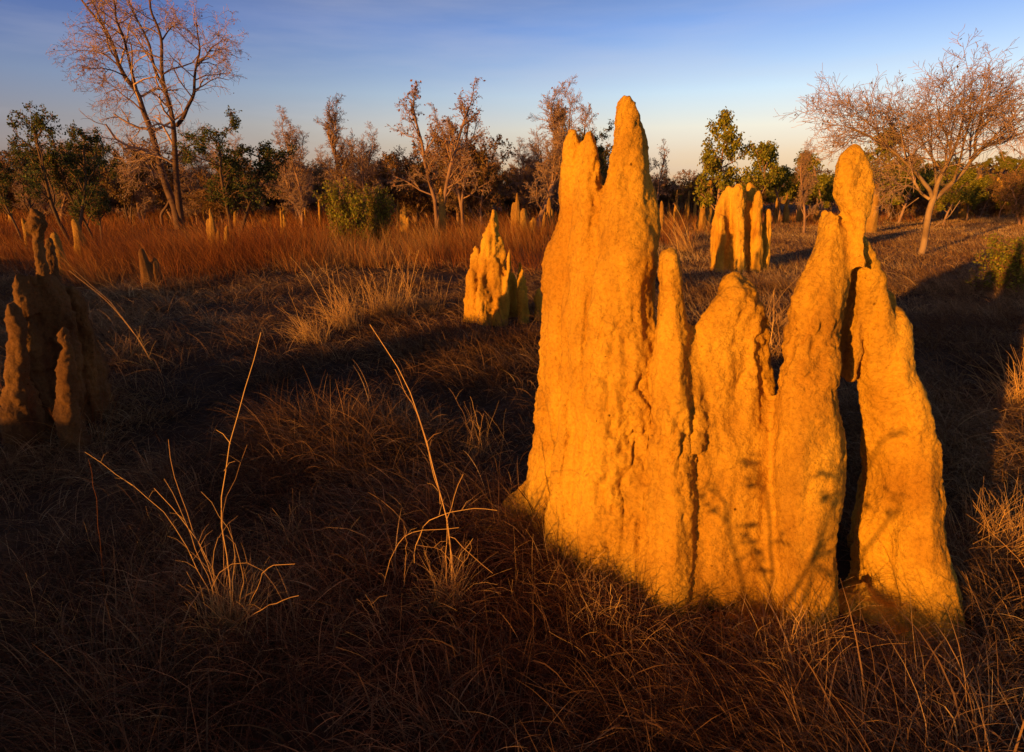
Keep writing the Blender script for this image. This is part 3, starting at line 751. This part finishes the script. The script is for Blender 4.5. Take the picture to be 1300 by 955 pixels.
# ------------------------------------------------------------------ trees
class Tree:
    def __init__(s, seed, cfg): s.r = random.Random(seed); s.c = cfg; s.T = Tubes(); s.K = Tubes(); s.C = Vector((0, 0, 0))
    def put(s, lev, pts, r0, r1):
        (s.T if lev < s.c['tl'] else s.K).add(pts, r0, max(r1, s.c['rmin']), 7 if lev == 0 else (5 if lev == 1 else 3))
    def branch(s, p, d, L, r, lev):
        c = s.c; rr = s.r; n = (7, 6, 4, 3, 3)[min(lev, 4)]; pts = [p.copy()]; d = d.normalized()
        for k in range(n):
            w = c['wob'][min(lev, len(c['wob'])-1)]
            d = (d+Vector((rr.gauss(0, w), rr.gauss(0, w), rr.gauss(0, w)+c['up'][min(lev, len(c['up'])-1)]))).normalized(); pts.append(pts[-1]+d*L/n)
        r1 = r*(.45 if lev < 2 else .5); s.put(lev, pts, max(r, c['rmin']), r1); s.kids(pts, L, r, r1, lev)
    def kids(s, pts, L, r, r1, lev):
        c = s.c; rr = s.r
        if lev >= c['max']:
            nl = c['leaf']
            if nl > 0:
                m = int(nl) + (1 if rr.random() < nl % 1 else 0)
                if m:
                    A = np.array([tuple(pts[rr.randrange(1, len(pts))]) for _ in range(m)])
                    A += RNG.normal(0, c['ls']*.7, A.shape); s.K.leaf.append((A, RNG.uniform(.6, 1.3, m)*c['ls']))
            return
        for i in range(c['n'][lev]):
            t = c['t0'][lev]+(1-c['t0'][lev])*(i+rr.random())/c['n'][lev]
            f = t*(len(pts)-1); k = min(int(f), len(pts)-2); p = pts[k].lerp(pts[k+1], f-k); tg = (pts[k+1]-pts[k]).normalized()
            v = Vector((rr.gauss(0, 1), rr.gauss(0, 1), rr.gauss(0, 1)*c.get('flat', 1))); v = (v-tg*v.dot(tg)).normalized()
            a = math.radians(c['ang'][lev]*rr.uniform(.7, 1.3)); d = tg*math.cos(a)+v*math.sin(a)
            s.branch(p, d, L*c['ratio'][lev]*rr.uniform(.65, 1.2)*(1-.35*t), (r*(1-t)+r1*t)*c['rr'], lev+1)
    def meshes(s, bark, twig, leaf):
        return s.T.build('trunk', [bark]), s.K.build('crown', [twig, leaf])

BASE = dict(tl=2, max=4, rmin=.006, wob=(.10, .16, .2, .25), up=(.06, .05, .03, 0), n=(8, 7, 6, 5), t0=(.3, .25, .2, .1), ang=(42, 45, 48, 50), ratio=(.48, .55, .55, .5), rr=.6, leaf=0, ls=.08)
def C_(**k): d = dict(BASE); d.update(k); return d

def tree_obj(meshes, loc, rot, sc, label, cat='tree', group=None, name='tree'):
    e = empty(name, loc, label, cat, group); e.rotation_euler = (0, 0, rot); e.scale = sc if isinstance(sc, tuple) else (sc, sc, sc)
    link('trunk', meshes[0], e); link('crown', meshes[1], e); return e

# hero: tall two-trunked nearly bare tree, upper left (limbs traced, twigs grown)
def traced_tree(base, Y, limbs, cfg, mats, label, name, seed, cat='tree', kidlev=1, thick=.72):
    b = at(base[0], base[1], Y); b.z = gz1(b.x, b.y); t = Tree(seed, cfg)
    for (pts, r0, r1, dy, kl, Lk) in limbs:
        n = len(pts); P = [at(u, v, Y+(dy[0]*(1-i/(n-1))+dy[1]*i/(n-1)))-b for i, (u, v) in enumerate(pts)]
        if pts[0][1] == base[1]: P[0].z = -.1
        P = smooth_path(P, 3*n); t.T.add(P, r0*thick, r1*thick, 8)
        if kl is not None:
            t.kids(P, Lk, r0*.8, r1, kl)
    me = t.meshes(*mats); return tree_obj(me, b, 0, 1.0, label, cat, None, name)

cfg = C_(tl=2, max=4, rmin=.006, n=(0, 13, 6, 6), rr=.5, t0=(.3, .30, .15, .1), ang=(40, 55, 50, 55), ratio=(.5, .95, .6, .55), wob=(.1, .2, .25, .3), up=(0, .0, -.02, -.04), leaf=.12, ls=.09)
S_ = 1/5.909
def q(l): return [(80+x*S_, y*S_) for x, y in l]
limbs = [
 ([(226,283),(222,262),(212,240),(203,210),(196,180),(190,160)]+q([(610,860),(560,690),(470,590),(415,480),(380,350),(310,200),(220,110),(140,0),(90,-60)]), .28, .05, (0, 1.5), 1, 3.0),
 (q([(550,670),(510,520),(480,380),(450,260),(395,150),(390,30),(370,-60)]), .10, .04, (.6, -1.0), 1, 2.4),
 (q([(310,200),(260,100),(215,0),(190,-70)]), .07, .03, (1.2, 2.0), 1, 2.0),
 ([(230,283),(226,250),(223,215),(222,190),(221,170)]+q([(820,880),(790,760),(755,640),(738,520),(740,400),(742,300),(700,170),(650,80),(655,0),(640,-80)]), .24, .05, (.2, -1.6), 1, 2.8),
 (q([(760,660),(700,560),(675,470),(650,340),(600,230),(540,120),(500,20),(470,-60)]), .10, .04, (-.6, .8), 1, 2.4),
 (q([(850,945),(900,890),(935,800),(985,710),(985,600),(1000,480),(1030,380),(1010,260),(1000,160)]), .13, .03, (0, -1.0), 1, 2.4),
 (q([(1010,470),(1070,430),(1110,360),(1170,320),(1200,290)]), .06, .02, (-.6, -1.5), 1, 1.6),
 (q([(745,300),(790,230),(830,190),(880,180)]), .05, .02, (-1.0, 0), 1, 1.6),
 (q([(600,840),(520,760),(440,710),(400,665),(320,700)]), .06, .02, (.4, 1.6), 1, 1.9),
 (q([(430,510),(380,460),(300,400),(200,380),(100,385)]), .06, .02, (.8, 2.4), 1, 1.9),
 (q([(460,570),(380,530),(280,510),(190,515)]), .05, .02, (.8, -.8), 1, 1.6),
 ([(217,250),(212,262),(204,272),(206,285)][::-1], .10, .08, (.4, .4), None, 0),
 ([(212,240),(190,205),(165,185),(150,182)], .05, .02, (.3, 1.8), 1, 1.9),
 ([(205,215),(190,200),(178,210),(166,228)], .05, .02, (.3, -1.8), 1, 1.6),
 ([(222,200),(240,185),(255,180)], .05, .02, (.3, 1.8), 1, 1.6),
]
traced_tree((228, 283), 34.0, limbs, cfg, (M_BARK_TALL, M_TWIG_PINK, M_LEAF_DRY), 'tallest tree, nearly leafless with two forking trunks, rising above the others at left', 'bare_tree', 21)

# flat-topped bare tree, right
S2 = 1/5.909
def q2(l): return [(1080+x*S2, 170+y*S2) for x, y in l]
cfg = C_(tl=2, max=4, rmin=.0042, rr=.5, n=(0, 12, 7, 7), t0=(.3, .25, .15, .1), ang=(40, 42, 46, 48), ratio=(.5, .98, .62, .58), wob=(.1, .18, .22, .25), up=(0, .06, .04, .02), leaf=.04, ls=.07)
limbs = [
 (q2([(520,930),(545,850),(565,720),(580,620),(600,540),(620,490)]), .12, .10, (0, 0), None, 0),
 (q2([(620,500),(635,440),(650,370),(690,290),(730,220),(760,150),(800,60),(830,-60),(860,-180)]), .09, .02, (0, -.6), 1, 1.7),
 (q2([(690,290),(660,250),(620,190),(585,150),(540,70),(520,-40)]), .045, .015, (-.1, .8), 1, 1.4),
 (q2([(630,490),(700,425),(770,360),(840,290),(900,210),(935,130),(1020,90),(1120,50),(1250,10),(1420,-60)]), .09, .02, (0, .8), 1, 1.9),
 (q2([(935,130),(930,60),(960,-60),(1000,-190),(1050,-320)]), .05, .015, (.4, -.4), 1, 1.6),
 (q2([(900,210),(960,150),(1060,40),(1180,-80),(1280,-220)]), .045, .015, (.4, -1.6), 1, 1.6),
 (q2([(610,480),(600,430),(550,370),(490,290),(420,225),(360,165),(300,120),(220,60),(120,10),(0,-40)]), .075, .016, (0, -.8), 1, 1.7),
 (q2([(590,490),(530,450),(470,350),(430,290),(370,235),(280,240),(200,265),(150,300)]), .055, .014, (0, .5), 1, 1.2),
 (q2([(535,445),(490,410),(430,385),(350,400),(260,390),(190,375)]), .035, .012, (-.1, -.5), 1, 1.0),
 (q2([(360,165),(250,100),(120,0),(-40,-60),(-180,-60)]), .04, .012, (-.4, .6), 1, 1.6),
 (q2([(420,225),(400,100),(330,-40),(260,-160)]), .04, .012, (-.4, 1.0), 1, 1.5),
 (q2([(640,440),(640,300),(600,120),(610,-60),(560,-240)]), .045, .012, (0, 1.6), 1, 1.6),
 (q2([(770,360),(820,200),(850,60),(900,-120),(900,-300)]), .045, .012, (0, -1.6), 1, 1.6),
 (q2([(760,150),(720,20),(660,-120),(640,-260)]), .035, .012, (-.4, -1.4), 1, 1.4),
 (q2([(300,120),(200,-20),(80,-130),(-60,-140)]), .03, .010, (-.4, -1.2), 1, 1.3),
 (q2([(620,700),(680,660),(740,620),(780,560),(820,500)]), .022, .008, (-.5, -.3), 3, .4),
 (q2([(510,480),(440,530),(370,590),(300,640)]), .018, .008, (-.3, -.3), None, .4),
]
traced_tree((1168, 327), 18.6, limbs, cfg, (M_BARK_PALE, M_TWIG_PINK, M_LEAF_BROWN), 'wide flat topped leafless tree with pale leaning trunk at the right', 'bare_tree', 33)

def generic(seed, cfg, h, r, stems, mats, spread=.15):
    t = Tree(seed, cfg); rr = t.r
    for i in range(stems):
        a = rr.uniform(0, 6.28); t.branch(Vector((rr.uniform(-.1, .1), rr.uniform(-.1, .1), -.1)), Vector((math.cos(a)*spread, math.sin(a)*spread, 1)), h*rr.uniform(.85, 1.05), r*rr.uniform(.8, 1.1), 0)
    return t.meshes(*mats)

BARE = generic(1, C_(rmin=.006, n=(13, 10, 8, 6), t0=(.12, .2, .15, .1), ang=(34, 40, 44, 48), ratio=(.45, .5, .5, .55), rr=.5, leaf=.04, ls=.10), 6.0, .11, 2, (M_BARK, M_TWIG_PINK, M_LEAF_DRY), .12)
BARE2 = generic(2, C_(rmin=.006, n=(16, 10, 8, 6), t0=(.2, .2, .15, .1), ang=(28, 30, 38, 42), ratio=(.42, .5, .5, .55), rr=.5, up=(.05, .12, .08, 0), leaf=.03, ls=.10), 6.0, .12, 1, (M_BARK, M_TWIG_PINK, M_LEAF_DRY), .05)
LANKY = generic(3, C_(rmin=.006, n=(13, 7, 6, 5), t0=(.3, .2, .15, .1), ang=(34, 38, 44, 48), ratio=(.32, .5, .5, .5), rr=.5, leaf=.12, ls=.13), 6.0, .10, 2, (M_BARK, M_TWIG_PINK, M_LEAF_DRY), .16)
GREEN = generic(4, C_(rmin=.008, n=(10, 7, 5, 4), t0=(.25, .3, .3, .2), ang=(45, 45, 50, 50), ratio=(.42, .5, .5, .5), leaf=3.4, ls=.10), 5.0, .10, 2, (M_BARK_DARK, M_TWIG, M_LEAF_GREEN), .22)
GREEN2 = generic(5, C_(rmin=.008, n=(9, 6, 5, 4), t0=(.35, .3, .3, .2), ang=(38, 45, 50, 50), ratio=(.4, .45, .5, .5), leaf=3, ls=.095), 5.0, .09, 2, (M_BARK_DARK, M_TWIG, M_LEAF_GREEN), .30)
CONE = generic(6, C_(rmin=.008, n=(22, 6, 4, 3), t0=(.22, .2, .2, .2), ang=(62, 45, 50, 50), ratio=(.36, .5, .5, .5), up=(.02, .05, 0, 0), wob=(.04, .12, .2, .25), leaf=3.6, ls=.13), 4.6, .09, 1, (M_BARK, M_TWIG, M_LEAF_LIME), .02)
OLIVE = generic(7, C_(rmin=.012, n=(10, 7, 5, 3), t0=(.2, .2, .2, .2), ang=(45, 45, 50, 50), ratio=(.5, .5, .5, .5), leaf=2.2, ls=.15), 4.5, .09, 2, (M_BARK_DARK, M_TWIG, M_LEAF_BROWN), .2)
SCRUB = generic(8, C_(rmin=.010, n=(13, 9, 7, 5), t0=(.08, .2, .2, .2), ang=(42, 45, 50, 50), ratio=(.5, .5, .5, .5), rr=.5, leaf=.3, ls=.12), 4.0, .08, 3, (M_BARK, M_TWIG, M_LEAF_BROWN), .3)
LIMEB = generic(9, C_(rmin=.008, max=3, n=(9, 7, 6), t0=(.05, .15, .2), ang=(40, 45, 50), ratio=(.6, .55, .5), leaf=3.2, ls=.085), 1.7, .03, 5, (M_BARK_DARK, M_TWIG, M_LEAF_LIME), .6)
LIMET = generic(10, C_(rmin=.012, n=(9, 6, 5, 3), t0=(.3, .25, .2, .2), ang=(42, 45, 50, 50), ratio=(.48, .5, .5, .5), leaf=5, ls=.18), 5.0, .09, 1, (M_BARK, M_TWIG, M_LEAF_LIME), .1)

def topz(me): 
    n = len(me.vertices); a = np.empty(n*3, np.float32); me.vertices.foreach_get('co', a); return float(np.percentile(a.reshape(-1, 3)[:, 2], 99.6))
TOP = {}
def plant(M, u, vt, Y, rot, label, wid=1.0, cat='tree', group=None, name='tree', vb=None):
    p = at(u, vt, Y); z0 = gz1(p.x, p.y); k = id(M[1])
    if k not in TOP: TOP[k] = topz(M[1])
    s = (p.z-z0)/TOP[k]
    return tree_obj(M, (p.x, p.y, z0), rot, (s*wid, s*wid, s), label, cat, group, name)

plant(GREEN2, 60, 135, 20, .4, 'airy leafy tree leaning left near the left edge, behind the club topped mound', .9, name='leafy_tree')
plant(GREEN, 98, 160, 21, 2.0, 'dense dark green tree just right of the leaning leafy tree at left', .75, name='leafy_tree')
plant(GREEN2, 5, 175, 22, 3.4, 'thin leafy tree cut by the left edge of the picture', .8, name='leafy_tree')
plant(GREEN, 285, 147, 27, 5.0, 'rounded green tree directly right of the tallest tree', 1.15, name='leafy_tree')
plant(BARE, 372, 142, 34, 1.0, 'pinkish bare tree right of the rounded green tree', 1.0, name='bare_tree')
plant(BARE2, 415, 118, 40, 2.2, 'slender reddish bare tree, tallest of those above the yellow green bush', 1.1, name='bare_tree')
plant(BARE, 455, 160, 38, 3.1, 'lower twiggy bare tree behind the yellow green bush', 1.0, name='bare_tree')
plant(LANKY, 548, 98, 28, .3, 'lanky thin leaved tree with two stems behind the post-like mound', 1.0, name='bare_tree')
plant(LANKY, 585, 130, 31, 2.9, 'second lanky tree close right of the lanky two-stemmed one', .9, name='bare_tree')
plant(SCRUB, 610, 165, 34, 1.9, 'dark crooked scrubby tree between the lanky trees and the dense upright bare tree', 1.0, name='scrub_tree')
plant(BARE2, 678, 108, 30, .9, 'dense upright bare tree just left of the twin peaks of the huge mound', 1.25, name='bare_tree')
plant(BARE, 722, 100, 36, 4.4, 'wispy bare tree behind the twin peaks of the huge mound', .9, name='bare_tree')
plant(GREEN2, 765, 155, 34, 4.0, 'leafy tree showing between the twin peaks and the tall pillar', .8, name='leafy_tree')
plant(LANKY, 832, 175, 42, 1.0, 'small thin tree just right of the tall pillar', .8, name='bare_tree')
plant(CONE, 920, 143, 31, .0, 'cone shaped yellow green tree behind the five finned mound', .85, name='leafy_tree')
plant(LIMET, 968, 180, 44, 1.5, 'green tree in the row right of the cone shaped tree, nearest to it', .9, name='leafy_tree')
plant(LIMET, 1000, 182, 47, 3.5, 'green tree in the middle of the row right of the cone shaped tree', .8, name='leafy_tree')
plant(BARE2, 1036, 178, 30, 2.5, 'thin reddish bare sapling left of the flat topped tree', .8, name='bare_tree')
plant(LIMEB, 445, 232, 21, .5, 'bright yellow green bush in the red grass left of centre', .62, 'bush', name='leafy_bush')
plant(LIMEB, 474, 238, 22.5, 2.5, 'duller half of the bush pair, right behind the bright yellow green bush', .55, 'bush', name='leafy_bush')
plant(LIMEB, 1285, 300, 11.5, 1.5, 'leafy green bush in shade cut by the right edge', 1.1, 'bush', name='leafy_bush')
plant(LIMET, 1130, 165, 34, 4.5, 'greenish brown tree behind the crown of the flat topped bare tree', .9, name='leafy_tree')
plant(OLIVE, 150, 190, 38, .5, 'brownish tree left of the tallest tree trunk', .8, name='leafy_tree')

# leafy trees added out of frame behind the camera to shade the right side
for (la, al, s, r) in [(1.2, -6.5, 1.1, .3), (3.6, -7.0, 1.2, 2.1), (5.6, -7.4, 1.1, 4.0)]:
    x, y = al*SX+la*SY, al*SY-la*SX
    tree_obj(OLIVE, (x, y, gz1(x, y)), r, (s*.8, s*.8, s), ['unseen olive tree nearest the photographer, added to cast shade', 'middle unseen olive tree behind the photographer, added to cast shade', 'outer unseen olive tree behind the photographer, added to cast shade'][int(r/1.9)], 'tree', None, 'leafy_tree')
for (la, al, s, r) in [(1.7, -5.0, .8, 1.0)]:  # bush added out of view to darken the ground at right
    x, y = al*SX+la*SY, al*SY-la*SX
    tree_obj(LIMEB, (x, y, gz1(x, y)), r, s, 'round unseen leafy bush behind the photographer, added for its shadow', 'bush', None, 'leafy_bush')

# far treeline
rf = random.Random(77)
kinds = [(SCRUB, 'scrub_tree', 'twiggy brown scrub tree in the far treeline', 'brown scrub trees of the far treeline'), (OLIVE, 'leafy_tree', 'olive brown leafy tree in the far treeline', 'olive trees of the far treeline'), (BARE, 'bare_tree', 'leafless pinkish tree in the far treeline', 'bare trees of the far treeline'), (LIMET, 'leafy_tree', 'greenish tree in the far treeline', 'greenish trees of the far treeline')]
count = 0
for i in range(370):
    Y = rf.uniform(38, 62) if i % 3 == 0 else rf.uniform(60, 130)
    u = rf.uniform(-60, 1360)
    if 770 < u < 900 and Y < 50: continue
    if 900 < u < 985 and Y < 75: continue
    right = u > 830
    k = rf.choices([0, 1, 2, 3], [2, .6, 1.5, 6] if right else [6, .9, 5.5, .9])[0]
    M, nm, lb, gp = kinds[k]
    h = rf.uniform(2.7, 5.2)*(1.0 if not right else .9)
    if 770 < u < 930: h *= .85
    if right and u > 1150: h *= .75
    if k == 2: h *= 1.15
    Y = Y*.85
    X = (u-CX)/F*Y*1.0
    z0 = gz1(X, Y); kk = id(M[1])
    if kk not in TOP: TOP[kk] = topz(M[1])
    s = h/TOP[kk]
    tree_obj(M, (X, Y, z0), rf.uniform(0, 6.28), (s*rf.uniform(1.0, 1.35), s*rf.uniform(1.0, 1.35), s), lb, 'tree', gp, nm)
# trees on the rising slope at right
for i in range(50):
    Y = rf.uniform(130, 260); X = Y*rf.uniform(.55, .85)
    s = rf.uniform(.9, 1.5)
    tree_obj(LIMET, (X, Y, gz1(X, Y)), rf.uniform(0, 6.28), (s*1.3, s*1.3, s), 'green tree on the slope at the right', 'tree', 'trees on the green slope at the right', 'leafy_tree')
# one far woodland mass behind everything: a low uneven strip of foliage
n = 60000
ang = RNG.uniform(-.85, .85, n); D = RNG.uniform(130, 420, n); X = np.sin(ang)*D; Y = np.cos(ang)*D
hh = 3.2+2.2*n2(X, Y, .06, 3)+.8*n2(X, Y, .3, 4); Z = gz(X, Y)+RNG.random(n)**.7*np.maximum(hh, .5)
T = Tubes(); T.leaf.append((np.stack([X, Y, Z], 1), RNG.uniform(.7, 1.6, n))); T.lm = 0
tag(link('far_woodland', T.build('far_woodland', [M_LEAF_BROWN])), 'low distant woodland reading as one dull mass along the horizon', 'woodland', kind='stuff')

# ------------------------------------------------------------------ sky, sun, camera
w = bpy.data.worlds.new('World'); scene.world = w; w.use_nodes = True
nt = w.node_tree; nt.nodes.clear()
out = nt.nodes.new('ShaderNodeOutputWorld'); bg = nt.nodes.new('ShaderNodeBackground'); sky = nt.nodes.new('ShaderNodeTexSky')
sky.sky_type = 'NISHITA'; sky.sun_disc = False; sky.sun_elevation = SUN_EL; sky.sun_rotation = SUN_AZ+math.pi
sky.air_density = 1.0; sky.dust_density = .6; sky.ozone_density = 1.6
tc = nt.nodes.new('ShaderNodeTexCoord'); mp = nt.nodes.new('ShaderNodeMapping'); mp.inputs['Scale'].default_value = (1.2, 1.2, 9); mp.inputs['Rotation'].default_value = (.12, .1, .5)
nt.links.new(tc.outputs['Generated'], mp.inputs[0])
sx = nt.nodes.new('ShaderNodeSeparateXYZ'); nt.links.new(tc.outputs['Generated'], sx.inputs[0])
# film-like tint of the air: warm pale band at the horizon, violet blue above
tint = ramp(nt, sx.outputs['Z'], [(0, (.68, .52, .80)), (.038, (.72, .55, .72)), (.065, (.84, .60, .69)), (.106, (1.05, .78, .82)), (.157, (.96, .84, .98)), (.25, (.55, .59, .96)), (.42, (.16, .19, .34)), (1, (.07, .09, .16))])
tn = mixc(nt, 1.0, tint, (2.0, 2.0, 2.0), 'MULTIPLY')
t2 = mixc(nt, 1.0, sky.outputs[0], tn, 'MULTIPLY')
xr = nt.nodes.new('ShaderNodeMapRange'); nt.links.new(sx.outputs['X'], xr.inputs[0])
for k, v in ((1, -.65), (2, .25), (3, 0.0), (4, 1.0)): xr.inputs[k].default_value = v
az = ramp(nt, xr.outputs[0], [(0, (.55, .58, .78)), (.5, (.85, .86, .93)), (1, (1.0, 1.0, 1.0))])
t3 = mixc(nt, 1.0, t2, az, 'MULTIPLY')
cl = ramp(nt, noise(nt, mp.outputs[0], 1.6, 6, .55), [(.46, (0, 0, 0)), (.80, (.26, .26, .26))])
mc = mixc(nt, cl, t3, (4.6, 4.4, 4.6))
nt.links.new(mc, bg.inputs[0]); bg.inputs[1].default_value = .10
for nd in nt.nodes:
    if nd.bl_idname == 'ShaderNodeMix': nd.clamp_result = False
nt.links.new(bg.outputs[0], out.inputs[0])

sun = bpy.data.lights.new('sun', 'SUN'); sun.energy = 4.9; sun.angle = math.radians(.5); sun.color = (1, .465, .065)
so = bpy.data.objects.new('sun', sun); COL.objects.link(so)
d = Vector((SX*math.cos(SUN_EL), SY*math.cos(SUN_EL), -math.sin(SUN_EL))); so.rotation_euler = d.to_track_quat('-Z', 'Y').to_euler()

cam = bpy.data.cameras.new('camera'); co = bpy.data.objects.new('camera', cam); COL.objects.link(co)
co.location = (0, 0, CAM_H); co.rotation_euler = (math.pi/2-PITCH, 0, 0)
cam.sensor_width = 36; cam.sensor_fit = 'HORIZONTAL'; cam.lens = 36*F/W; cam.shift_y = (CY-H/2)/W; cam.clip_start = .05; cam.clip_end = 8000
scene.camera = co
scene.view_settings.view_transform = 'Standard'; scene.view_settings.look = 'None'; scene.view_settings.exposure = 0.6; scene.view_settings.gamma = 1
scene.cycles.max_bounces = 5; scene.cycles.diffuse_bounces = 2; scene.cycles.transparent_max_bounces = 4
